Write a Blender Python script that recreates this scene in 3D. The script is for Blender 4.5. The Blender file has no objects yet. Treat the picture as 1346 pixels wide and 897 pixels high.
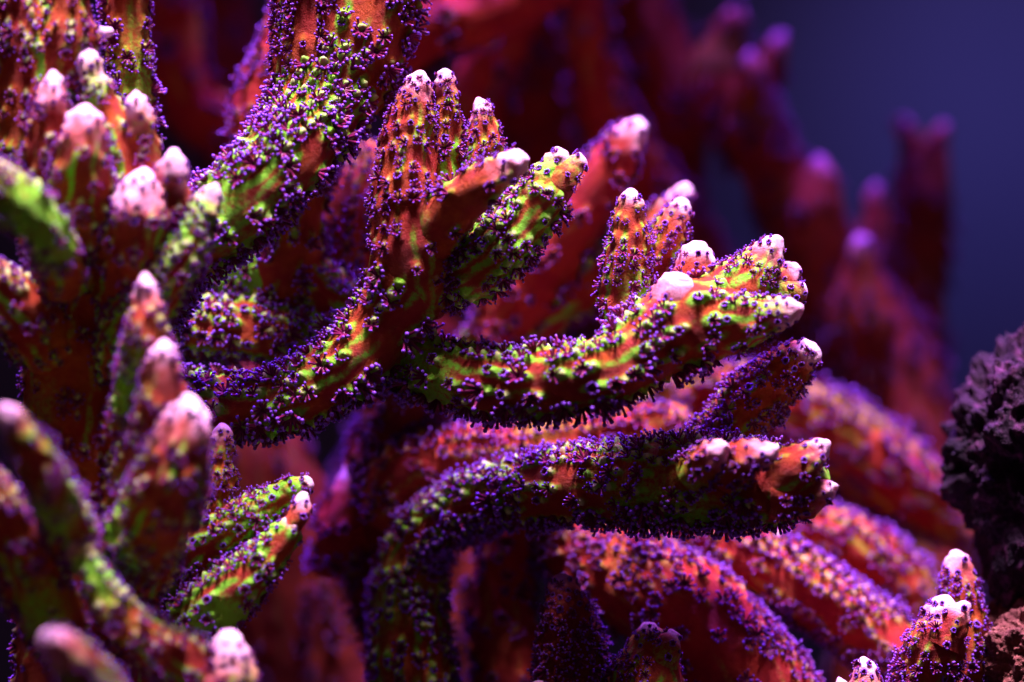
import bpy, math, random
import numpy as np
from mathutils import Vector, Matrix
from mathutils.bvhtree import BVHTree

random.seed(7)
RNG = np.random.default_rng(7)
scn = bpy.context.scene
COL = scn.collection

# ------------------------------------------------------------------ camera
FOCUS = 0.30                      # metres from lens to the sharp branches
WIDTH = 0.080                     # width of the field at that distance
U = WIDTH / 1346.0                # metres per photo pixel in the sharp plane
cam_d = bpy.data.cameras.new('camera')
cam = bpy.data.objects.new('camera', cam_d)
COL.objects.link(cam)
cam.location = (0, -FOCUS, 0)
cam.rotation_euler = (math.radians(90), 0, 0)
cam_d.sensor_width = 36
cam_d.lens = 36 * FOCUS / WIDTH
cam_d.clip_start = 0.02
cam_d.clip_end = 5
cam_d.dof.use_dof = True
cam_d.dof.focus_distance = FOCUS - 0.0015
cam_d.dof.aperture_fstop = 12.0
scn.camera = cam

# ------------------------------------------------------------------ light
world = bpy.data.worlds.new('World')
scn.world = world
world.use_nodes = True
bg = world.node_tree.nodes['Background']
bg.inputs['Color'].default_value = (0.72, 0.28, 0.50, 1)
bg.inputs['Strength'].default_value = 0.070

def area(name, loc, target, size, size_y, power, color, spread=180):
    d = bpy.data.lights.new(name, 'AREA')
    d.shape = 'RECTANGLE'
    d.size, d.size_y = size, size_y
    d.energy = power
    d.color = color
    d.spread = math.radians(spread)
    o = bpy.data.objects.new(name, d)
    COL.objects.link(o)
    o.location = loc
    o.rotation_euler = (Vector(target) - Vector(loc)).to_track_quat('-Z', 'Y').to_euler()
    return o

# the tank's lamp bar overhead: a pink-white row and an actinic blue-violet row
area('tank_lamp_white', (0.005, -0.029, 0.165), (0.0, -0.0055, 0.0), 0.13, 0.042, 0.140, (1.0, 0.60, 0.92), 24)
area('tank_lamp_actinic', (-0.005, 0.052, 0.150), (0.0, 0.012, 0.0), 0.15, 0.04, 0.18, (0.46, 0.12, 1.0), 40)
# added blue light, no real tank lamp, giving the back pane its gradient
area('back_pane_fill', (0.10, 0.19, 0.145), (0.080, 0.34, 0.030), 0.03, 0.03, 0.0115, (0.30, 0.23, 1.0), 34)

scn.view_settings.view_transform = 'Standard'
scn.view_settings.look = 'None'
scn.view_settings.exposure = 0.0
scn.view_settings.gamma = 1.0
scn.view_settings.use_curve_mapping = False
scn.render.engine = 'CYCLES'
scn.cycles.use_denoising = True
scn.cycles.max_bounces = 5
scn.cycles.diffuse_bounces = 3
scn.cycles.sample_clamp_indirect = 6

# ------------------------------------------------------------------ materials
class NT:
    def __init__(s, name):
        s.m = bpy.data.materials.new(name)
        s.m.use_nodes = True
        s.t = s.m.node_tree
        s.b = s.t.nodes['Principled BSDF']
    def n(s, kind, **kw):
        nd = s.t.nodes.new(kind)
        for k, v in kw.items():
            if k.startswith('i_'):
                nd.inputs[k[2:].replace('_', ' ')].default_value = v
            else:
                setattr(nd, k, v)
        return nd
    def l(s, a, b):
        s.t.links.new(a, b)
    def mix(s, fac, a, b, blend='MIX'):
        nd = s.n('ShaderNodeMix', data_type='RGBA', blend_type=blend)
        for sock, v in ((nd.inputs[0], fac), (nd.inputs[6], a), (nd.inputs[7], b)):
            if hasattr(v, 'links'):
                s.l(v, sock)
            elif isinstance(v, tuple):
                sock.default_value = v + (1,) if len(v) == 3 else v
            else:
                sock.default_value = v
        return nd.outputs[2]
    def ramp(s, src, lo, hi):
        nd = s.n('ShaderNodeMapRange', i_From_Min=lo, i_From_Max=hi)
        nd.interpolation_type = 'SMOOTHSTEP'
        s.l(src, nd.inputs[0])
        return nd.outputs[0]
    def attr(s, name, kind='GEOMETRY'):
        return s.n('ShaderNodeAttribute', attribute_name=name, attribute_type=kind).outputs['Fac']
    def noise(s, scale, detail=3, rough=0.55):
        g = s.n('ShaderNodeTexCoord').outputs['Object']
        nd = s.n('ShaderNodeTexNoise', i_Scale=scale, i_Detail=detail, i_Roughness=rough)
        s.l(g, nd.inputs['Vector'])
        return nd.outputs['Fac']
    def bump(s, h, strength, dist):
        nd = s.n('ShaderNodeBump', i_Strength=strength, i_Distance=dist)
        s.l(h, nd.inputs['Height'])
        s.l(nd.outputs[0], s.b.inputs['Normal'])

def skin_material(name, c_orange, c_red, c_green, c_hood, c_tip):
    t = NT(name)
    n1 = t.noise(330, 4)
    n2 = t.noise(1500, 3)
    c = t.mix(t.ramp(n1, 0.37, 0.69), c_red, c_orange)
    c = t.mix(t.ramp(n2, 0.35, 0.7), c, t.mix(0.45, c, c_red))
    gr = t.attr('green')
    n4 = t.noise(2400, 5, 0.7)
    brk = t.n('ShaderNodeMapRange', i_From_Min=0.34, i_From_Max=0.66, i_To_Min=0.38, i_To_Max=1.6)
    t.l(n4, brk.inputs[0])
    gm = t.n('ShaderNodeMath', operation='MULTIPLY')
    t.l(gr, gm.inputs[0]); t.l(brk.outputs[0], gm.inputs[1])
    c = t.mix(t.ramp(gm.outputs[0], 0.06, 0.62), c, c_green)
    c = t.mix(t.ramp(t.attr('hood'), 0.25, 0.95), c, c_hood)
    tp = t.attr('tip')
    c = t.mix(t.ramp(tp, 0.0, 0.62), c, t.mix(0.62, c, (0.90, 0.30, 0.36)))
    c = t.mix(t.ramp(tp, 0.40, 1.0), c, c_tip)
    t.l(c, t.b.inputs['Base Color'])
    t.b.inputs['Roughness'].default_value = 0.42
    t.b.inputs['Specular IOR Level'].default_value = 0.12
    t.b.inputs['Subsurface Weight'].default_value = 0.12
    t.b.inputs['Subsurface Radius'].default_value = (1.0, 0.35, 0.25)
    t.b.inputs['Subsurface Scale'].default_value = 0.0006
    t.bump(t.noise(3000, 6, 0.72), 1.0, 0.00034)
    return t.m

SKIN = skin_material('coral_skin', (0.46, 0.098, 0.012), (0.31, 0.028, 0.020), (0.22, 0.74, 0.035),
                     (0.66, 0.90, 0.30), (0.93, 0.66, 0.86))
SKIN_RED = skin_material('coral_skin_red', (0.55, 0.060, 0.030), (0.40, 0.022, 0.030), (0.50, 0.42, 0.05),
                         (0.80, 0.62, 0.40), (0.95, 0.70, 0.92))
SKIN_SHADED = skin_material('coral_skin_shaded', (0.34, 0.042, 0.022), (0.21, 0.020, 0.026), (0.20, 0.12, 0.02),  # skin copy darkened for dimly lit branches: shade put into the colour
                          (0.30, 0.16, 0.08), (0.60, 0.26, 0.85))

def polyp_material(name, stem, stem2, bulb):
    t = NT(name)
    f = t.attr('bulb')
    rnd = t.attr('tone')
    c = t.mix(rnd, stem, stem2)
    c = t.mix(t.ramp(f, 0.35, 0.85), c, bulb)
    t.l(c, t.b.inputs['Base Color'])
    t.b.inputs['Roughness'].default_value = 0.30
    t.b.inputs['Specular IOR Level'].default_value = 0.16
    return t.m

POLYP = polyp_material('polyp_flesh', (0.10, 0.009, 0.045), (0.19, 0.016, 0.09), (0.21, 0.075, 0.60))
POLYP_SHADED = polyp_material('polyp_flesh_shaded', (0.06, 0.008, 0.03), (0.09, 0.012, 0.05), (0.20, 0.07, 0.42))  # polyp copy darkened to match the far colony's painted dimness

def rock_material(name, a, b, c, bump=0.9):
    t = NT(name)
    n1, n2, n3 = t.noise(160, 6, 0.65), t.noise(700, 5, 0.7), t.noise(2600, 4, 0.65)
    k = t.mix(t.ramp(n1, 0.35, 0.68), a, b)
    k = t.mix(t.ramp(n2, 0.50, 0.72), k, c)
    k = t.mix(t.ramp(n3, 0.56, 0.75), k, t.mix(0.5, k, a))
    t.l(k, t.b.inputs['Base Color'])
    t.b.inputs['Roughness'].default_value = 0.72
    t.b.inputs['Specular IOR Level'].default_value = 0.10
    ad = t.n('ShaderNodeMath', operation='MULTIPLY_ADD')
    t.l(n3, ad.inputs[0]); ad.inputs[1].default_value = 0.45; t.l(n2, ad.inputs[2])
    t.bump(ad.outputs[0], bump, 0.0007)
    return t.m

ROCK_DARK = rock_material('rock_dark', (0.008, 0.005, 0.011), (0.024, 0.009, 0.026), (0.10, 0.030, 0.085))
ROCK_BROWN = rock_material('rock_brown', (0.10, 0.035, 0.035), (0.26, 0.10, 0.075), (0.36, 0.16, 0.13))
t = NT('back_pane_paint')
t.l(t.mix(t.ramp(t.noise(14, 2), 0.3, 0.7), (0.045, 0.06, 0.12), (0.075, 0.085, 0.15)), t.b.inputs['Base Color'])
t.b.inputs['Roughness'].default_value = 0.5
PANE = t.m

# ------------------------------------------------------------------ helpers
def P(px, py, z):
    """photo pixel + millimetres behind the sharp plane -> world point"""
    d = FOCUS + z * 0.001
    k = U * d / FOCUS
    return np.array([(px - 673) * k, z * 0.001, -(py - 448.5) * k])

def make_mesh(name, V, F, attrs=None, smooth=True, normals=None):
    me = bpy.data.meshes.new(name)
    V = np.asarray(V, np.float32); F = np.asarray(F, np.int32)
    nf, k = F.shape
    me.vertices.add(len(V)); me.vertices.foreach_set('co', V.ravel())
    me.loops.add(nf * k); me.loops.foreach_set('vertex_index', F.ravel())
    me.polygons.add(nf)
    me.polygons.foreach_set('loop_start', np.arange(0, nf * k, k, dtype=np.int32))
    if smooth:
        me.polygons.foreach_set('use_smooth', np.ones(nf, bool))
    for a, vals in (attrs or {}).items():
        at = me.attributes.new(a, 'FLOAT', 'POINT')
        at.data.foreach_set('value', np.asarray(vals, np.float32))
    me.update(calc_edges=True)
    me.validate()
    if normals is not None:
        me.normals_split_custom_set_from_vertices(normals.tolist())
    return me

def link(name, me, parent=None, mat=None):
    o = bpy.data.objects.new(name, me)
    COL.objects.link(o)
    if mat is not None and me is not None and not me.materials:
        me.materials.append(mat)
    if parent is not None:
        o.parent = parent
    return o

def sinoise(p, f, seed):
    """cheap smooth noise, -1..1"""
    r = np.random.default_rng(seed)
    out = 0
    for _ in range(7):
        k = r.normal(size=3); k *= f * r.uniform(0.6, 1.5) / np.linalg.norm(k)
        out = out + np.sin(p @ k + r.uniform(0, 6.28))
    return out / 3.2

# ------------------------------------------------------------------ polyps
def polyp_template(n, spread, length, sides, prof, seed, lod):
    """a ring of bulb-ended tentacles round a short column; local +Z outward, in millimetres"""
    r = random.Random(seed)
    V, F, B, T = [], [], [], []
    for i in range(n):
        a = 2 * math.pi * i / n + r.uniform(-.16, .16)
        sp = spread * r.uniform(0.72, 1.22)
        L = length * r.uniform(0.72, 1.2)
        curl = r.uniform(-.35, .5)
        tone = r.random()
        c = np.array([.20 * math.cos(a), 0.20 * math.sin(a), 0.02])
        side = r.uniform(-.22, .22)
        rings = []
        px = 0.0
        for (tt, rad, bulb) in prof:
            e = sp + curl * (tt - .4)
            d = np.array([math.sin(e) * math.cos(a + side * tt), math.sin(e) * math.sin(a + side * tt), math.cos(e)])
            c = c + d * L * (tt - px)
            px = tt
            u = np.cross(d, [0, 0, 1.0]); u /= (np.linalg.norm(u) + 1e-9)
            w = np.cross(u, d)
            base = len(V)
            if rad == 0:
                V.append(c); B.append(bulb); T.append(tone); rings.append([base] * sides)
            else:
                for k in range(sides):
                    b = 2 * math.pi * k / sides
                    V.append(c + rad * (math.cos(b) * u + math.sin(b) * w)); B.append(bulb); T.append(tone)
                rings.append([base + k for k in range(sides)])
        for q in range(len(rings) - 1):
            for k in range(sides):
                k2 = (k + 1) % sides
                x, y, z, w_ = rings[q][k], rings[q][k2], rings[q + 1][k2], rings[q + 1][k]
                F.append((x, y, z))
                if z != w_:
                    F.append((x, z, w_))
    m = 8 if lod < 2 else 5      # column and mouth disc
    b0 = len(V)
    for (rad, h) in ((.30, -.22), (.25, .06)):
        for k in range(m):
            b = 2 * math.pi * k / m
            V.append(np.array([rad * math.cos(b), rad * math.sin(b), h])); B.append(0); T.append(.2)
    V.append(np.array([0, 0, .0])); B.append(0); T.append(.2)
    for k in range(m):
        k2 = (k + 1) % m
        F += [(b0 + k, b0 + k2, b0 + m + k2), (b0 + k, b0 + m + k2, b0 + m + k), (b0 + m + k, b0 + m + k2, b0 + 2 * m)]
    return np.array(V), np.array(F), np.array(B, float), np.array(T, float)

PROF = {
    0: [(0, .105, 0), (.3, .098, 0), (.6, .088, .05), (.80, .084, .2), (.87, .118, .8), (.94, .126, 1), (1.0, .085, 1), (1.03, 0, 1)],
    1: [(0, .108, 0), (.45, .094, 0), (.8, .088, .25), (.92, .132, 1), (1.04, 0, 1)],
    2: [(0, .115, 0), (.78, .098, .2), (.92, .140, 1), (1.05, 0, 1)],
}
KIND = {'open': (.98, .66), 'long': (.70, .90), 'bud': (.60, .36)}
NT_LOD = {0: (11, 6), 1: (10, 4), 2: (8, 3)}
TEMPL = {}
for lod in (0, 1, 2):
    for kind, (sp, L) in KIND.items():
        for v in range(4):
            n, sd = NT_LOD[lod]
            TEMPL[lod, kind, v] = polyp_template(n + (v % 3) - 1, sp, L, sd, PROF[lod], 100 * lod + 10 * v + len(kind), lod)
POLYP_MESH = {}
for kind in KIND:
    for v in range(4):
        V, F, B, T = TEMPL[0, kind, v]
        me = make_mesh('polyp', V * 0.001, F, {'bulb': B, 'tone': T})
        me.materials.append(POLYP)
        POLYP_MESH[kind, v] = me

# ------------------------------------------------------------------ branches
class Branch:
    pass

def spine(ctrl, ds):
    pts = np.array([np.append(P(c[0], c[1], c[2]), .88 * c[3] * U * (FOCUS + c[2] * .001) / FOCUS) for c in ctrl])
    ext = np.vstack([2 * pts[0] - pts[1], pts, 2 * pts[-1] - pts[-2]])
    ext[:, 3] = np.maximum(ext[:, 3], 1e-5)
    out = []
    for i in range(len(pts) - 1):
        p0, p1, p2, p3 = ext[i:i + 4]
        tt = np.linspace(0, 1, 40, endpoint=False)[:, None]
        out.append(.5 * (2 * p1 + (p2 - p0) * tt + (2 * p0 - 5 * p1 + 4 * p2 - p3) * tt ** 2 + (3 * p1 - p0 - 3 * p2 + p3) * tt ** 3))
    out = np.vstack(out + [pts[-1:]])
    seg = np.r_[0, np.cumsum(np.linalg.norm(np.diff(out[:, :3], axis=0), axis=1))]
    n = max(4, int(seg[-1] / ds))
    s = np.linspace(0, seg[-1], n)
    res = np.stack([np.interp(s, seg, out[:, k]) for k in range(4)], 1)
    res[:, 3] = np.maximum(res[:, 3], 2e-4)
    return s, res

def build_spine(b):
    s, S = spine(b.ctrl, b.res)
    C, R = S[:, :3], S[:, 3]
    tt = s / s[-1]
    root = np.clip(s / (2.2 * R[0]), 0, 1)
    R = R * (.62 + .38 * root * root * (3 - 2 * root))
    if b.tip:
        R = R * (1 - .29 * tt ** 2)
    # round the end off with a short dome
    T = np.gradient(C, axis=0); T /= np.linalg.norm(T, axis=1)[:, None]
    r_e = R[-1] * .80 if b.tip else R[-1]
    m = max(5, int(r_e * 1.5 / b.res) + 2)
    ph = np.linspace(0, math.pi / 2, m + 1)[1:]
    Cd = C[-1] + np.outer(np.sin(ph) * r_e * b.dome, T[-1])
    Rd = r_e * np.cos(ph); Rd[-1] = r_e * .02
    C = np.vstack([C, Cd]); R = np.r_[R, Rd]
    s = np.r_[s, s[-1] + np.sin(ph) * r_e * b.dome]
    T = np.vstack([T, np.repeat(T[-1:], m, 0)])
    # parallel transport
    N = np.zeros_like(C)
    ref = np.array([0, 0, 1.0]) if abs(T[0][2]) < .8 else np.array([0, -1.0, 0])
    n = ref - T[0] * (ref @ T[0]); n /= np.linalg.norm(n)
    for i in range(len(C)):
        n = n - T[i] * (n @ T[i]); n /= np.linalg.norm(n); N[i] = n
    b.s, b.C, b.R, b.T, b.N, b.Bn = s, C, R, T, N, np.cross(T, N)
    b.len = s[-1]
    b.n_dome = m

def near_dist(pts, others):
    """distance from points to the nearest other branch's skin"""
    d = np.full(len(pts), 1e3)
    lo, hi = pts.min(0) - .004, pts.max(0) + .004
    for o in others:
        q = o.C[::o.skip]; r = o.R[::o.skip]
        ok = np.all((q > lo - r[:, None]) & (q < hi + r[:, None]), axis=1)
        if not ok.any():
            continue
        q, r = q[ok], r[ok]
        for i in range(0, len(q), 48):
            dd = np.sqrt(((pts[:, None, :] - q[None, i:i + 48]) ** 2).sum(2)) - r[None, i:i + 48]
            d = np.minimum(d, dd.min(1))
    return d

def build_branch(b, others):
    ns, th_n = len(b.s), max(14, int(2 * math.pi * b.R.max() / b.res))
    th = np.arange(th_n) * 2 * math.pi / th_n
    ct, st = np.cos(th), np.sin(th)
    Nrm = ct[None, :, None] * b.N[:, None] + st[None, :, None] * b.Bn[:, None]
    X = b.C[:, None] + b.R[:, None, None] * Nrm
    flat = X.reshape(-1, 3)
    # low lumps, and a fillet where branches grow into one another
    fall = np.clip((b.len - b.s) / .003, .25, 1)[:, None]
    H = (sinoise(flat, 1100, b.seed) * .00010 + sinoise(flat, 2600, b.seed + 1) * .00005).reshape(ns, th_n) * fall
    H *= np.clip(b.R / .0015, .25, 1)[:, None]
    d = near_dist(flat, others).reshape(ns, th_n)
    k = .0022
    h = np.clip(k - np.abs(d), 0, k) / k
    H += np.where(d > 0, h * h * k / 4, k / 4) * np.clip((b.len - b.s) / .004, 0, 1)[:, None]
    green = np.clip(-.34 + .9 * sinoise(flat, 420, b.seed + 2), 0, 1).reshape(ns, th_n) * b.green
    hood = np.zeros((ns, th_n))
    pol = []
    rows = max(5, int(round(2 * math.pi * np.percentile(b.R, 70) / (b.row_mm * .001))))
    step = b.step_mm * .001
    # lime bands running lengthwise along some of the rows
    for ri in range(rows):
        if random.random() < .62:
            a0 = 2 * math.pi * ri / rows + b.twist0 + b.twist * b.s * 100
            dv = (np.angle(np.exp(1j * (th[None, :] - a0[:, None]))) * b.R[:, None]) * 1000
            ph = random.uniform(0, 6.28)
            mod = np.clip(.45 + .55 * np.sin(b.s * 520 + ph) + .4 * np.sin(b.s * 1370 + 2 * ph), 0, 1)[:, None]
            mod = mod * np.clip((b.len - b.s) / .0035 - .25, 0, 1)[:, None] if b.tip else mod
            green = np.maximum(green, np.exp(-(dv + .12 * np.sin(b.s * 2300 + ph)[:, None]) ** 2 / (.10 * b.psize)) * mod * b.stripe * min(1.3, b.green))
    for ri in range(rows):
        sj = random.uniform(0, step)
        base = 2 * math.pi * (ri + .5 * 0) / rows + b.twist0
        while sj < b.len - b.bare_tip:
            spos = sj + random.uniform(-.12, .12) * step
            sj += step * random.uniform(.9, 1.12)
            if spos < b.start_mm * .001:
                continue
            i = int(np.clip(np.searchsorted(b.s, spos), 0, ns - 1))
            a = base + b.twist * spos * 100 + random.gauss(0, .025) + (.05 * math.sin(spos * 900 + ri))
            nn = math.cos(a) * b.N[i] + math.sin(a) * b.Bn[i]
            c = b.C[i]
            view = cam_pos - c; view /= np.linalg.norm(view)
            up, face = nn[2], nn @ view
            tipness = np.clip(1 - (b.len - spos) / .006, 0, 1)
            keep = b.dense if up < .35 else max(b.dense, b.top)
            if -.8 < up < .35 and face > .25:
                keep = b.front
            keep = max(keep, tipness * .95 if b.tip else 0)
            if random.random() > keep:
                continue
            j = int(round((a % (2 * math.pi)) / (2 * math.pi) * th_n)) % th_n
            if d[i, j] < .0002:
                continue
            pol.append([i, j, a, nn, spos, tipness, up, face])
    hw = max(2, int(.0011 / b.res))
    for q in pol:
        i, j, a, nn, spos, tipness, up, face = q
        # corallite: a low cup under the polyp and a hood on its far side
        dth = 2 * math.pi * max(b.R[i], 1e-4) / th_n
        jw = max(2, min(th_n // 2 - 1, int(.0011 / dth)))
        ii = np.arange(max(0, i - hw), min(ns, i + 2 * hw)); jj = np.arange(j - jw, j + jw + 1)
        du = (b.s[ii] - spos)[:, None] * 1000
        dv = ((jj - j) * dth)[None, :] * 1000
        cup = np.exp(-(du ** 2 + dv ** 2) / .28)
        ring = np.exp(-(np.sqrt(du ** 2 + dv ** 2) - .40 * b.psize) ** 2 / .018)
        sc = 1 - .55 * tipness
        hd = np.exp(-((du - .58 * b.step_mm * (.8 + .2 * sc)) ** 2 / .055 + dv ** 2 / .10))
        jm = jj % th_n
        H[np.ix_(ii, jm)] += (cup * .00014 + ring * .00010 + hd * .00056 * b.hood * b.psize) * sc
        hood[np.ix_(ii, jm)] = np.maximum(hood[np.ix_(ii, jm)], hd * b.hood * random.uniform(.35, 1.15) * (1 - .6 * tipness))
        hood[np.ix_(ii, jm)] = np.maximum(hood[np.ix_(ii, jm)], ring * .42 * b.hood * random.uniform(.3, 1))
        g = np.exp(-((du - .35) ** 2 / .55 + dv ** 2 / (.13 * b.psize ** 2)))
        green[np.ix_(ii, jm)] = np.maximum(green[np.ix_(ii, jm)], g * b.green * b.gmix * random.uniform(.3, 1.0))
    if b.tip:
        x = (b.s - (b.len - b.tip_mm * .001)) / (b.tip_mm * .001)
        g0 = np.clip((x + 1.15) / 2.0, 0, 1)[:, None]
        tip = g0 + .20 * np.sin(g0 * math.pi) * (sinoise(flat, 1500, b.seed + 5) + sinoise(flat, 5000, b.seed + 6)).reshape(ns, th_n)
        tip = np.clip(tip, 0, 1)
        knob = np.clip(x, 0, 1)[:, None] * sinoise(flat, 3800, b.seed + 9).reshape(ns, th_n) * .00014 * min(1, b.R[-b.n_dome - 1] / .0008)
        H += knob
    else:
        tip = np.zeros((ns, th_n))
    X = X + H[:, :, None] * Nrm
    dome = np.zeros((ns, 1, 3)); dome[-b.n_dome:] = (np.sin(np.linspace(0, 1.57, b.n_dome))[:, None] * b.T[-b.n_dome:] * .4)[:, None]
    if b.tip:
        X = X + dome * (sinoise(flat, 3000, b.seed + 11).reshape(ns, th_n, 1) * .00034 * min(1, b.R[-b.n_dome - 1] / .001))
    X[-1] = X[-1].mean(0)
    # normals from the whole skin so the tip cap joins without a seam
    Xw = np.concatenate([X[:, -1:], X, X[:, :1]], 1)
    nv = np.cross(np.gradient(Xw, axis=0), np.gradient(Xw, axis=1))[:, 1:-1]
    sign = np.sign((nv * Nrm).sum(2, keepdims=True)); sign[sign == 0] = 1
    nv = nv / (np.linalg.norm(nv, axis=2, keepdims=True) + 1e-12) * (1 if np.median(sign) > 0 else -1)
    nv[-1] = b.T[-1]
    flip = np.median(sign) < 0
    def piece(i0, i1, name, parent):
        n = i1 - i0
        idx = np.arange(n * th_n).reshape(n, th_n)
        a, bb = idx[:-1], idx[1:]
        F = np.stack([a, np.roll(a, -1, 1), np.roll(bb, -1, 1), bb], 2).reshape(-1, 4)
        me = make_mesh(name, X[i0:i1].reshape(-1, 3), F,
                       {'green': green[i0:i1].ravel(), 'hood': hood[i0:i1].ravel(), 'tip': tip[i0:i1].ravel()},
                       normals=nv[i0:i1].reshape(-1, 3))
        return link(name, me, parent, b.skin)
    cut = ns
    if b.tip:
        cut = int(np.searchsorted(b.s, b.len - b.tip_mm * .001 * .85))
        cut = min(max(cut, 3), ns - 4)
    b.ob = piece(0, cut if cut == ns else cut + 1, 'branch', b.colony)
    if b.tip:
        piece(cut, ns, 'tip', b.ob)
    b.X = X
    # finish the polyps
    b.pol = []
    for i, j, a, nn, spos, tipness, up, face in pol:
        if face < -.5:
            continue
        pos = X[i, j]
        ax = nn + b.T[i] * random.uniform(-.10, .25) + RNG.normal(0, .18, 3)
        ax[2] += .10
        ax /= np.linalg.norm(ax)
        sc = 1.05 * b.psize * random.uniform(.66, 1.15) * (1 - .40 * tipness)
        if up < -.25:
            sc *= b.hang
        if tipness > .55:
            kind = 'bud' if random.random() < .75 else 'open'
        else:
            kind = 'long' if random.random() < (b.long if up > -.2 else max(.7, b.long)) else 'open'
            if random.random() < .14:
                kind = 'bud'
        b.pol.append((pos + nn * .00003, ax, sc, kind, random.randrange(4), face))

cam_pos = np.array(cam.location)

def frame_of(ax, spin):
    z = ax
    u = np.cross([0.3, 0.9, 0.2], z); u /= np.linalg.norm(u)
    v = np.cross(z, u)
    c, s = math.cos(spin), math.sin(spin)
    return np.stack([c * u + s * v, -s * u + c * v, z], 1)

def colony(name, label, cat, base, branches, n_single, polyp_mat=POLYP):
    root = bpy.data.objects.new(name, None)
    root.empty_display_size = .01
    COL.objects.link(root)
    root['label'] = label; root['category'] = cat
    bs = []
    for ctrl, kw in branches:
        b = Branch()
        b.ctrl = ctrl
        d = dict(tip=True, green=.55, hood=.7, dense=.7, front=.42, res=.00022, row_mm=1.2, step_mm=1.12, psize=1.0,
                 long=.35, tip_mm=1.5, dome=1.15, twist=.25, start_mm=0, bare_tip=None, skin=SKIN, lod=1, focus=True, gmix=1.0, top=.95, hang=1.0, stripe=.75)
        d.update(kw)
        for k, v in d.items():
            setattr(b, k, v)
        b.tip_mm *= .84
        if b.bare_tip is None:
            b.bare_tip = (b.tip_mm * .55 * .001) if b.tip else .0003
        b.twist0 = random.uniform(0, 6.28)
        b.seed = random.randrange(10 ** 6)
        b.colony = root
        build_spine(b)
        b.skip = max(1, int(.00035 / b.res))
        bs.append(b)
    for b in bs:
        build_branch(b, [o for o in bs if o is not b])
    # which polyps show largest: sharp, facing the camera, nothing in front
    cand = []
    for bi, b in enumerate(bs):
        for pi, q in enumerate(b.pol):
            if b.focus and q[5] > -.15:
                cand.append((q[2] * (1 if q[3] != 'bud' else .55), bi, pi))
    cand.sort(reverse=True)
    vis = set()
    if n_single:
        off, VV, FF = 0, [], []
        for b in bs:
            x = b.X[::3, ::3]; n, m = x.shape[:2]
            idx = np.arange(n * m).reshape(n, m)
            F = np.stack([idx[:-1], np.roll(idx[:-1], -1, 1), np.roll(idx[1:], -1, 1), idx[1:]], 2).reshape(-1, 4) + off
            VV += x.reshape(-1, 3).tolist(); FF += F.tolist(); off += n * m
        tree = BVHTree.FromPolygons(VV, FF)
        for sc, bi, pi in cand:
            pos, ax = bs[bi].pol[pi][:2]
            o = Vector(pos + ax * .0006)
            dr = Vector(cam_pos) - o
            px = 673 + pos[0] / (U * (pos[1] + FOCUS) / FOCUS); py = 448.5 - pos[2] / (U * (pos[1] + FOCUS) / FOCUS)
            if not (-10 < px < 1356 and -10 < py < 907):
                continue
            if tree.ray_cast(o, dr.normalized(), dr.length)[0] is None:
                vis.add((bi, pi))
                if len(vis) >= n_single:
                    break
    Vs, Fs, Bs, Ts, off, count = [], [], [], [], 0, 0
    for bi, b in enumerate(bs):
        for pi, (pos, ax, sc, kind, v, face) in enumerate(b.pol):
            M = frame_of(ax, random.uniform(0, 6.28))
            if (bi, pi) in vis:
                o = bpy.data.objects.new('polyp', POLYP_MESH[kind, v])
                COL.objects.link(o)
                o.parent = b.ob
                m4 = Matrix(M.tolist()).to_4x4() @ Matrix.Diagonal((sc, sc, sc, 1))
                m4.translation = Vector(pos)
                o.matrix_local = m4
                continue
            V, F, B, T = TEMPL[b.lod, kind, v]
            Vs.append((V * (.001 * sc)) @ M.T + pos); Fs.append(F + off); Bs.append(B); Ts.append(T); off += len(V); count += 1
    if Vs:
        me = make_mesh('polyp_cover', np.vstack(Vs), np.vstack(Fs), {'bulb': np.concatenate(Bs), 'tone': np.concatenate(Ts)})
        o = link('polyp_cover', me, root, polyp_mat)
        o['kind'] = 'stuff'
    print(name, 'branches', len(bs), 'single polyps', len(vis), 'others', count, 'tris', sum(len(f) for f in Fs), 'skin', sum(b.X.shape[0] * b.X.shape[1] * 2 for b in bs))
    return root

# ------------------------------------------------------------------ setting
def grid_pane():
    y = .34
    V, F = [], []
    w, h, tk = .30, .30, .008
    me = bpy.data.meshes.new('tank_back_wall')
    v = [(-w, y, -h), (w, y, -h), (w, y, h), (-w, y, h), (-w, y + tk, -h), (w, y + tk, -h), (w, y + tk, h), (-w, y + tk, h)]
    f = [(0, 1, 2, 3), (5, 4, 7, 6), (4, 0, 3, 7), (1, 5, 6, 2), (3, 2, 6, 7), (4, 5, 1, 0)]
    me.from_pydata(v, [], f)
    o = link('tank_back_wall', me, None, PANE)
    o['kind'] = 'structure'; o['label'] = 'dark blue painted back wall of the aquarium'
grid_pane()

def rock(name, label, center, radii, mat, seed, sub=6, amp=1.0, freq=1.0, kind=None):
    import bmesh
    from mathutils import noise
    noise.seed_set(seed)
    bm = bmesh.new()
    bmesh.ops.create_icosphere(bm, subdivisions=sub, radius=1)
    v = np.array([x.co[:] for x in bm.verts])
    p = v * np.array(radii)
    off = Vector((seed * 1.37, seed * .71, seed * 2.3))
    q = [Vector(x) * (freq * 1000) + off for x in p]
    h = np.array([.20 * noise.noise(x * .14) + .17 * noise.noise(x * .38) - .16 * noise.voronoi(x * .42)[0][0]
                  + .085 * noise.turbulence(x * .8, 4, False) + .05 * noise.turbulence(x * 2.2, 3, True) for x in q]) * amp
    p = p * (1 + h)[:, None] + np.array(center)
    F = np.array([[q.index for q in fc.verts] for fc in bm.faces])
    bm.free()
    o = link(name, make_mesh(name, p, F), None, mat)
    o['label'] = label
    if kind:
        o['kind'] = kind
    else:
        o['category'] = 'rock'
    return o

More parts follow.
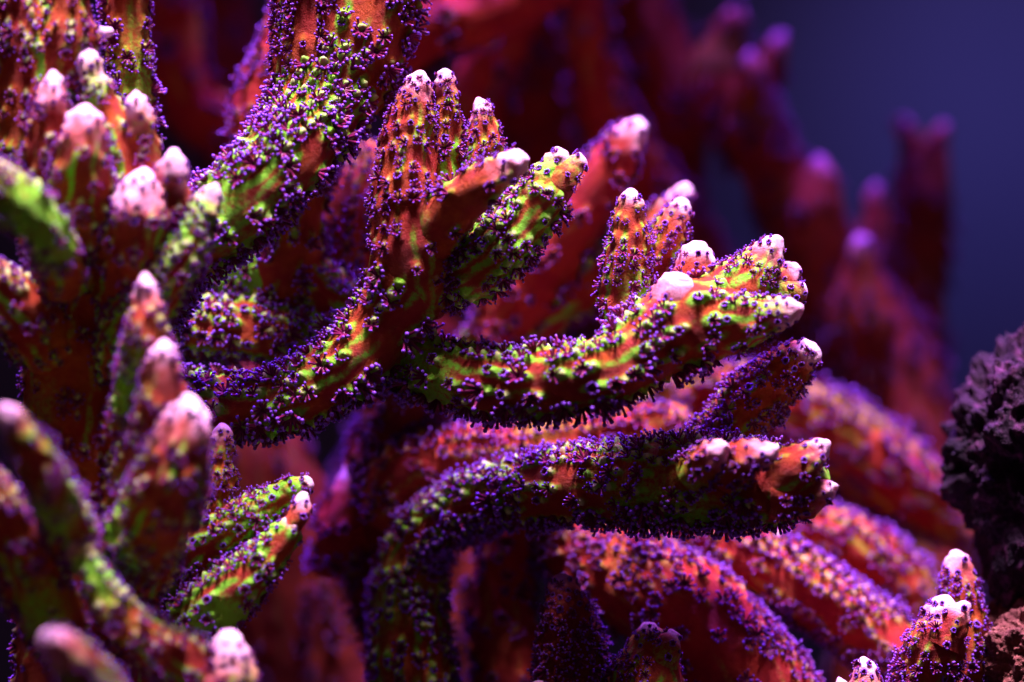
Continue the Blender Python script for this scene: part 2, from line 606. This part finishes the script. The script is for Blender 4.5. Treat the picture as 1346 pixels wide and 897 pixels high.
rock('live_rock', 'dark purple-black pitted live rock rising behind the brown rock', P(1372, 610, 9) + np.array([0, 0, 0]),
     (.0078, .0075, .0112), ROCK_DARK, 11, 7, 1.15)
rock('live_rock', 'reddish brown crumbly rock below the dark rock, beside the small coral', P(1372, 872, 6),
     (.0066, .0070, .0062), ROCK_BROWN, 23, 7, 1.0, 1.4)
rock('reef_rock', 'reef rock bed that the corals grow on', P(650, 1330, 22), (.085, .050, .020), ROCK_DARK, 5, 6, .5, .35, 'structure')

# ------------------------------------------------------------------ corals
BLUR = dict(res=.00034, lod=2, focus=False)
DENSE = dict(gmix=.55, dense=.92, front=.85, long=.45, row_mm=1.0, step_mm=.92, psize=.82)
FIN = dict(gmix=.62, row_mm=.95, step_mm=.82, psize=.70, long=.15)
OLD = dict(gmix=2.0, top=.78, hang=1.3, row_mm=1.32, step_mm=1.18, psize=1.02)

main = [
    # trunk and the long branches leaving it
    ([(300, 1120, 16, 95), (190, 900, 12, 95), (165, 700, 9, 90), (170, 520, 7, 75), (190, 400, 5, 52)], dict(tip=False, **BLUR)),
    # A: sweeping branch that turns up into the finger cluster
    ([(180, 520, 6, 44), (260, 530, 3, 44), (350, 532, 0, 45), (440, 490, -1, 46), (512, 415, -1, 50), (540, 340, -1, 54), (548, 270, -1, 46)],
     dict(tip=False, green=1.0, hood=1.2, dense=.75, front=.42, **OLD)),
    ([(556, 420, -1, 40), (540, 330, -2, 48), (532, 250, -2, 44), (536, 190, -2, 40), (546, 135, -2, 28), (553, 100, -2, 14)], dict(green=.6, dense=.95, front=.45, tip_mm=1.5, **FIN)),
    ([(556, 370, 0, 30), (576, 265, 0, 25), (585, 190, 0, 20), (587, 135, 0, 16), (585, 94, 0, 8)], dict(tip_mm=1.3, green=.9, **FIN)),
    ([(572, 370, 1, 34), (614, 270, 1, 32), (634, 205, 1, 29), (636, 165, 1, 22), (629, 134, 1, 11)], dict(tip_mm=1.3, green=.9, front=.7, **FIN)),
    ([(560, 330, -2, 42), (596, 276, -4, 38), (640, 240, -6, 33), (684, 210, -7, 25)], dict(green=.9, front=.25, dense=.25, tip_mm=1.9, dome=.8, psize=.85)),
    ([(570, 380, 0, 40), (625, 356, -1, 42), (672, 308, -2, 43), (716, 252, -2, 36), (740, 204, -2, 14)], dict(green=2.2, hood=1.1, tip_mm=.9, front=.65, dense=.9, long=.3, row_mm=1.05, step_mm=1.0, psize=.85)),
    ([(704, 270, -2, 30), (742, 230, -2, 24), (765, 210, -2, 9)], dict(tip_mm=.7, **DENSE)),
    # B: long branch sweeping right to the crown of tips
    ([(430, 430, 6, 40), (520, 462, 4, 42), (600, 492, -1, 44), (690, 502, -4, 46), (775, 492, -5, 47), (850, 455, -4, 52), (915, 418, -3, 54), (960, 408, -2, 40)],
     dict(tip=False, green=.9, hood=1.2, dense=.85, front=.40, long=.4, **OLD)),
    ([(815, 460, 0, 36), (822, 390, 0, 35), (826, 325, 0, 31), (828, 275, 0, 22), (828, 252, 0, 10)], dict(green=1.0, front=.7, tip_mm=1.1, **FIN)),
    ([(835, 420, 3, 30), (862, 345, 3, 28), (885, 295, 3, 25), (898, 268, 3, 15)], dict(green=.8, front=.8, tip_mm=1.5, **FIN)),
    ([(850, 360, 12, 28), (868, 300, 13, 25), (900, 250, 14, 17)], dict(tip_mm=2.0, **BLUR)),
    ([(895, 430, 0, 42), (912, 365, 0, 36), (917, 325, 0, 29)], dict(tip_mm=1.7, dome=.55, front=.5, **FIN)),
    ([(850, 455, -3, 46), (880, 410, -4, 42), (892, 368, -5, 29)], dict(tip_mm=1.9, dome=.7, front=.5, dense=.6, **FIN)),
    ([(915, 430, -1, 46), (962, 385, -1, 42), (1000, 345, -1, 31), (1022, 318, -1, 15)], dict(green=2.0, front=.55, tip_mm=1.6, **FIN)),
    ([(980, 400, 1, 36), (1018, 372, 1, 30), (1044, 354, 1, 13)], dict(tip_mm=.7, front=.8, green=.8, **FIN)),
    ([(990, 405, 0, 34), (1030, 390, 0, 27), (1056, 382, 0, 11)], dict(tip_mm=.45, **DENSE)),
    ([(905, 440, -3, 50), (960, 430, -4, 42), (1010, 416, -5, 30), (1045, 406, -6, 18)], dict(green=2.4, hood=.6, front=.35, dense=.6, tip_mm=1.6, **FIN)),
    # C: paler branch behind A, and the big shaded one above it
    ([(150, 430, 8, 42), (240, 428, 7, 42), (330, 436, 7, 40), (430, 452, 8, 36), (510, 470, 9, 30)], dict(tip=False, green=1.0, hood=1.25, front=.8, res=.0003, lod=1)),
    ([(180, 340, 10, 50), (290, 345, 10, 58), (390, 375, 10, 52), (470, 420, 10, 40)], dict(tip=False, green=1.1, front=.6, res=.0003, lod=2, focus=False)),
    ([(350, 410, 9, 45), (380, 320, 8, 42), (395, 240, 8, 40), (420, 140, 8, 40)], dict(tip=False, green=.9, front=.6, res=.0003, lod=1)),
    # E: heavy branch climbing out of the top of the picture
    ([(150, 470, 3, 46), (215, 355, -2, 50), (300, 278, -4, 56), (365, 215, -3, 60), (418, 140, 1, 66), (450, 50, 4, 78), (462, -60, 5, 84)],
     dict(tip=False, green=1.6, hood=1.1, dense=.8, front=.34, long=.45, top=.8, gmix=1.4, hang=1.15)),
    ([(392, 150, 2, 30), (400, 80, 1, 38), (402, 0, 1, 40), (400, -70, 1, 40)], dict(tip=False, **DENSE)),
    ([(470, 140, 3, 34), (500, 60, 2, 38), (520, -15, 2, 40), (530, -80, 2, 40)], dict(tip=False, dense=.95, front=.75, long=.5)),
    ([(330, 220, 13, 44), (350, 140, 14, 48), (378, 60, 15, 40), (400, -20, 15, 40)], dict(tip=False, skin=SKIN_RED, **BLUR)),
    ([(175, 240, 3, 34), (168, 120, 3, 32), (166, 20, 3, 30), (168, -60, 3, 32)], dict(tip=False, dense=.8, front=.5)),
    # pale purple body left of E with its slim tip
    ([(150, 540, -5, 38), (170, 440, -8, 42), (203, 378, -10, 46), (238, 330, -11, 38), (263, 285, -11, 25), (283, 246, -11, 10)], dict(green=1.6, hood=1.2, front=.75, dense=.95, res=.0003, lod=2, focus=False, tip_mm=1.8, psize=.66, row_mm=.95, step_mm=.9)),
    # D: lower branch with an elbow, reaching right
    ([(560, 1040, 9, 62), (545, 900, 9, 58), (538, 790, 10, 50), (552, 712, 10, 38), (620, 660, 8, 39), (715, 640, 4, 46), (810, 634, 1, 55), (905, 632, -1, 62), (990, 637, -2, 58), (1050, 636, -3, 40)],
     dict(tip=False, green=.75, hood=1.2, gmix=2.0, top=.80, hang=1.3, dense=.92, front=.58, long=.45, row_mm=1.15, step_mm=1.08, psize=.92)),
    ([(905, 625, -5, 34), (935, 600, -7, 26), (950, 588, -8, 15)], dict(tip_mm=1.2, **DENSE)),
    ([(950, 625, -5, 40), (985, 603, -7, 29), (1018, 590, -8, 12)], dict(tip_mm=1.5, **DENSE)),
    ([(1010, 640, -4, 44), (1050, 612, -5, 34), (1086, 584, -5, 12)], dict(tip_mm=1.4, green=.9, dense=.9, front=.85, **FIN)),
    ([(1010, 650, -4, 46), (1060, 650, -4, 34), (1096, 641, -5, 11)], dict(tip_mm=.9, **DENSE)),
    ([(900, 625, 3, 36), (950, 570, 3, 36), (995, 520, 3, 44), (1040, 480, 2, 38), (1068, 460, 1, 16)], dict(tip_mm=1.0, green=.7, **DENSE)),
    # J: broad arch under D, with the two dark fingers in front
    ([(690, 690, 18, 50), (780, 728, 13, 60), (870, 785, 10, 76), (945, 850, 9, 82), (1010, 940, 9, 84), (1030, 1060, 10, 84)], dict(tip=False, skin=SKIN_RED, green=.5, hood=.8, dense=.8, front=.35, res=.0003, long=.2, psize=.95)),
    ([(752, 1000, 3, 56), (752, 880, 3, 52), (746, 815, 3, 44), (740, 768, 3, 22)], dict(tip_mm=.8, skin=SKIN_SHADED, **DENSE)),
    ([(846, 1000, 2, 60), (848, 915, 1, 56), (852, 862, 1, 44), (852, 828, 1, 17)], dict(tip_mm=.5, green=.9, **DENSE)),
    ([(862, 890, 0, 36), (878, 850, 0, 24), (886, 836, 0, 12)], dict(tip_mm=.7, **DENSE)),
    ([(735, 985, 0, 40), (715, 930, 0, 26), (706, 902, 0, 13)], dict(tip_mm=.8, **DENSE)),
    # G: brightly lit red branches behind
    ([(500, 690, 14, 48), (540, 620, 13, 44), (620, 598, 12, 42), (720, 585, 12, 42), (810, 570, 13, 38), (880, 560, 14, 32)], dict(tip=False, skin=SKIN_RED, dense=.9, front=.5, **BLUR)),
    ([(700, 590, 20, 38), (800, 545, 21, 40), (880, 520, 22, 42), (960, 515, 23, 40), (1040, 540, 25, 46), (1120, 585, 28, 56), (1200, 645, 29, 54), (1262, 690, 29, 34)], dict(tip=False, skin=SKIN_RED, green=.9, dense=.9, front=.6, **BLUR)),
    ([(560, 920, 18, 60), (515, 760, 18, 60), (505, 650, 17, 56), (520, 560, 16, 48), (560, 500, 12, 40)], dict(tip=False, skin=SKIN_SHADED, **BLUR)),
    ([(820, 700, 16, 44), (920, 700, 14, 46), (1010, 745, 13, 48), (1100, 800, 13, 48), (1180, 870, 13, 46), (1230, 960, 14, 46)], dict(tip=False, skin=SKIN_RED, green=.9, hood=1.0, dense=.9, front=.6, **BLUR)),
    ([(900, 690, 22, 40), (1000, 690, 21, 42), (1090, 705, 20, 42), (1160, 745, 20, 42), (1230, 830, 21, 40)], dict(tip=False, skin=SKIN_RED, green=1.0, dense=.9, front=.6, **BLUR)),
    ([(690, 1000, 17, 52), (665, 860, 16, 48), (660, 760, 16, 46), (690, 680, 16, 40)], dict(tip=False, skin=SKIN_RED, front=.3, dense=.5, **BLUR)),
    ([(440, 760, 16, 46), (455, 680, 16, 42), (462, 625, 16, 24)], dict(skin=SKIN_RED, tip_mm=1.5, **BLUR)),
    # behind the finger cluster
    ([(640, 450, 18, 44), (700, 360, 17, 46), (760, 280, 16, 46), (810, 205, 15, 38), (840, 166, 15, 22)], dict(skin=SKIN_RED, tip_mm=2.2, green=.4, dense=.6, front=.3, **BLUR)),
    ([(620, 470, 20, 44), (690, 420, 20, 44), (760, 372, 19, 42), (820, 325, 18, 36)], dict(tip=False, green=1.3, hood=1.1, front=.4, **BLUR)),
    ([(440, 420, 15, 44), (462, 340, 14, 46), (472, 268, 14, 42), (484, 210, 15, 26)], dict(tip=False, skin=SKIN_RED, dense=.9, front=.9, **BLUR)),
    # low left fingers, close to sharp
    ([(215, 830, 0, 40), (258, 720, -2, 34), (282, 650, -3, 26), (291, 600, -3, 17), (291, 560, -3, 7)], dict(DENSE, tip_mm=1.2, green=.9, row_mm=.9, step_mm=.8, psize=.62)),
    ([(210, 800, -2, 40), (256, 728, -3, 34), (316, 684, -4, 27), (368, 652, -4, 19), (408, 634, -4, 6)], dict(tip_mm=.8, green=1.5, row_mm=1.0, step_mm=.9, psize=.72, dense=.9, front=.7)),
    ([(215, 900, -3, 52), (262, 818, -5, 44), (325, 758, -6, 38), (368, 712, -6, 28), (390, 682, -6, 10)], dict(tip_mm=.8, green=2.0, hood=.9, row_mm=1.1, psize=.85, dense=.9, front=.6)),
    ([(382, 694, -6, 14), (395, 672, -6, 9), (400, 650, -6, 6)], dict(tip_mm=1.2, **DENSE)),
]
colony('coral_colony', 'sharp orange branching coral with purple polyps and white tips above the reef rock', 'coral', None, main, 300)

FG = dict(res=.00032, lod=2, focus=False, psize=.70, gmix=.50, row_mm=.95, step_mm=.85, long=.2, hood=1.2)
front = [
    ([(130, 1180, -2, 150), (120, 950, -3, 118), (116, 780, -4, 100), (112, 600, -4, 90), (110, 440, -4, 80), (108, 330, -5, 66), (110, 260, -6, 42)], dict(tip=False, front=.3, dense=.6, **dict(FG, psize=.8, row_mm=1.2, step_mm=1.1))),
    ([(70, 380, -6, 36), (62, 220, -10, 29), (67, 145, -11, 25), (70, 100, -11, 15)], dict(tip_mm=2.0, front=.5, **FG)),
    ([(104, 370, -7, 46), (106, 245, -12, 42), (111, 190, -13, 40), (112, 150, -13, 29)], dict(tip_mm=2.6, green=.9, front=.5, **FG)),
    ([(176, 300, -8, 36), (152, 200, -9, 28), (128, 120, -9, 23), (112, 68, -9, 13)], dict(tip_mm=2.2, green=1.3, front=.5, **FG)),
    ([(194, 280, -8, 32), (186, 190, -9, 25), (182, 150, -10, 21), (180, 128, -10, 14)], dict(tip_mm=1.8, green=.9, front=.4, **FG)),
    ([(160, 440, -6, 52), (180, 320, -11, 48), (186, 270, -12, 47), (188, 240, -12, 36)], dict(tip_mm=2.5, green=.9, front=.42, **FG)),
    ([(218, 340, -10, 34), (226, 255, -11, 27), (227, 222, -12, 23), (228, 204, -12, 16)], dict(tip_mm=2.2, green=.9, front=.5, **FG)),
    ([(-70, 225, -17, 38), (-10, 246, -18, 36), (36, 274, -18, 33), (62, 312, -17, 28), (82, 370, -11, 30)], dict(tip=False, green=0.8, front=.35, **FG)),
    ([(-60, 350, -12, 46), (0, 390, -11, 42), (60, 450, -7, 44)], dict(tip=False, green=1.1, **FG)),
    ([(80, 90, -6, 30), (112, 54, -7, 17), (144, 42, -7, 9)], dict(tip_mm=2.8, dense=.3, **FG)),
    ([(60, 300, -6, 60), (50, 160, -6, 58), (40, 70, -6, 54), (20, -20, -6, 48), (0, -80, -6, 46)], dict(tip=False, green=1.1, front=.6, **FG)),
    ([(70, 120, -7, 36), (90, 40, -8, 27), (96, -30, -8, 24)], dict(tip=False, **FG)),
    ([(150, 640, -4, 42), (184, 520, -12, 36), (191, 435, -15, 30), (191, 366, -15, 13)], dict(tip_mm=1.8, green=.8, front=.5, **FG)),
    ([(150, 720, -4, 44), (202, 575, -14, 38), (213, 505, -17, 31), (216, 456, -17, 19)], dict(tip_mm=2.0, front=.42, **FG)),
    ([(150, 790, -5, 60), (212, 660, -15, 58), (236, 588, -17, 54), (246, 540, -17, 41)], dict(tip_mm=2.6, green=.9, front=.5, **FG)),
    ([(120, 1000, -12, 70), (235, 950, -14, 54), (292, 905, -15, 56), (300, 850, -15, 40)], dict(tip_mm=2.6, green=.9, front=.35, **FG)),
    ([(300, 920, -13, 36), (240, 872, -16, 35), (185, 836, -17, 29), (132, 775, -18, 21), (96, 708, -18, 9)], dict(tip_mm=1.4, green=0.9, front=.4, **FG)),
    ([(160, 980, -20, 46), (118, 900, -27, 38), (86, 858, -31, 31), (64, 838, -31, 20)], dict(tip_mm=1.8, green=1.4, front=.4, **FG)),
    ([(104, 720, -13, 34), (70, 650, -22, 29), (38, 592, -26, 25), (6, 540, -27, 17)], dict(tip_mm=1.4, green=1.4, front=.4, **FG)),
    ([(90, 860, -10, 50), (40, 760, -14, 42), (0, 680, -18, 38), (-40, 620, -20, 32)], dict(tip=False, green=.9, **FG)),
]
colony('coral_colony', 'blurred coral cluster with thick dark stem and many glowing white tips', 'coral', None, front, 0)

BK = dict(res=.0006, lod=2, focus=False, skin=SKIN_SHADED, psize=1.3, row_mm=2.2, step_mm=2.2, tip_mm=1.3, dense=.6, front=.4)
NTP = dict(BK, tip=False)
back = [
    ([(1180, 1150, 40, 110), (1190, 800, 45, 105), (1160, 520, 50, 95), (1100, 390, 50, 72), (1040, 270, 50, 50), (985, 170, 50, 48), (945, 120, 50, 46)], NTP),
    ([(935, 170, 50, 42), (945, 80, 50, 38), (968, 20, 50, 24)], BK),
    ([(970, 170, 46, 38), (988, 100, 45, 26), (988, 74, 45, 16)], BK),
    ([(985, 170, 52, 40), (1010, 90, 52, 30), (1026, 50, 52, 18)], BK),
    ([(1065, 380, 48, 46), (1078, 270, 47, 40), (1078, 214, 47, 18)], BK),
    ([(1130, 420, 52, 46), (1150, 310, 52, 32), (1150, 248, 52, 15)], BK),
    ([(1135, 520, 44, 60), (1130, 400, 43, 52), (1131, 318, 42, 20)], BK),
    ([(1190, 600, 55, 62), (1204, 400, 56, 46), (1212, 250, 56, 42), (1188, 162, 56, 17)], BK),
    ([(1210, 300, 56, 36), (1230, 200, 56, 22), (1240, 168, 56, 15)], BK),
    ([(1160, 520, 50, 70), (1060, 500, 52, 60), (960, 420, 54, 54), (880, 280, 55, 56), (880, 140, 55, 56), (840, 20, 55, 50), (800, -60, 55, 46)], NTP),
    ([(930, 420, 58, 70), (800, 360, 62, 80), (740, 220, 62, 76), (700, 60, 62, 80), (690, -80, 62, 80)], NTP),
    ([(900, 300, 48, 36), (820, 200, 44, 40), (780, 90, 42, 36), (770, -40, 42, 36)], dict(NTP, skin=SKIN_RED)),
    ([(800, 400, 64, 80), (600, 330, 66, 90), (420, 240, 66, 90), (300, 130, 66, 84), (240, -60, 66, 80)], NTP),
    ([(500, 300, 48, 50), (600, 190, 42, 46), (640, 90, 40, 42), (690, -10, 40, 40)], dict(NTP, skin=SKIN_RED)),
    ([(440, 300, 50, 50), (330, 200, 44, 46), (240, 120, 42, 46), (215, -40, 42, 44)], dict(NTP, skin=SKIN_RED)),
    ([(480, 1200, 34, 110), (430, 960, 34, 100), (390, 780, 33, 92), (350, 640, 32, 80), (330, 540, 32, 60)], NTP),
    ([(300, 1200, 36, 110), (330, 960, 36, 100), (440, 800, 38, 90), (520, 640, 38, 84), (560, 480, 40, 70)], NTP),
    ([(640, 1200, 36, 110), (620, 960, 36, 90), (600, 800, 34, 84), (640, 660, 34, 70), (700, 540, 36, 60)], NTP),
    ([(470, 120, 30, 40), (560, 40, 28, 42), (640, 20, 27, 40), (720, -20, 27, 38), (780, -80, 27, 36)], dict(NTP, skin=SKIN_RED)),
]
colony('coral_colony', 'maroon branching coral far behind, its dimness put into the colour, with small violet tips before blue water', 'coral', None, back, 0, POLYP_SHADED)

FR = dict(green=.45, gmix=1.0, front=.9, dense=.92, tip_mm=1.5, psize=.78, row_mm=1.05, step_mm=1.0, long=.15)
frag = [
    ([(1190, 1040, 3, 60), (1205, 920, 1, 46), (1226, 855, 0, 42), (1240, 800, 0, 30)], FR),
    ([(1240, 850, -1, 34), (1258, 812, -1, 24), (1266, 798, -1, 15)], dict(FR, tip_mm=1.0)),
    ([(1240, 960, 4, 46), (1266, 850, 4, 36), (1262, 780, 4, 32), (1257, 732, 4, 20)], dict(FR, tip_mm=1.8)),
    ([(1160, 1040, 1, 50), (1142, 930, -1, 32), (1136, 872, -1, 16)], FR),
    ([(1140, 990, 1, 40), (1112, 920, 0, 22), (1104, 896, 0, 10)], FR),
]
colony('coral_frag', 'small upright coral with blunt pinkish tips growing beside the brown rock', 'coral', None, frag, 160)
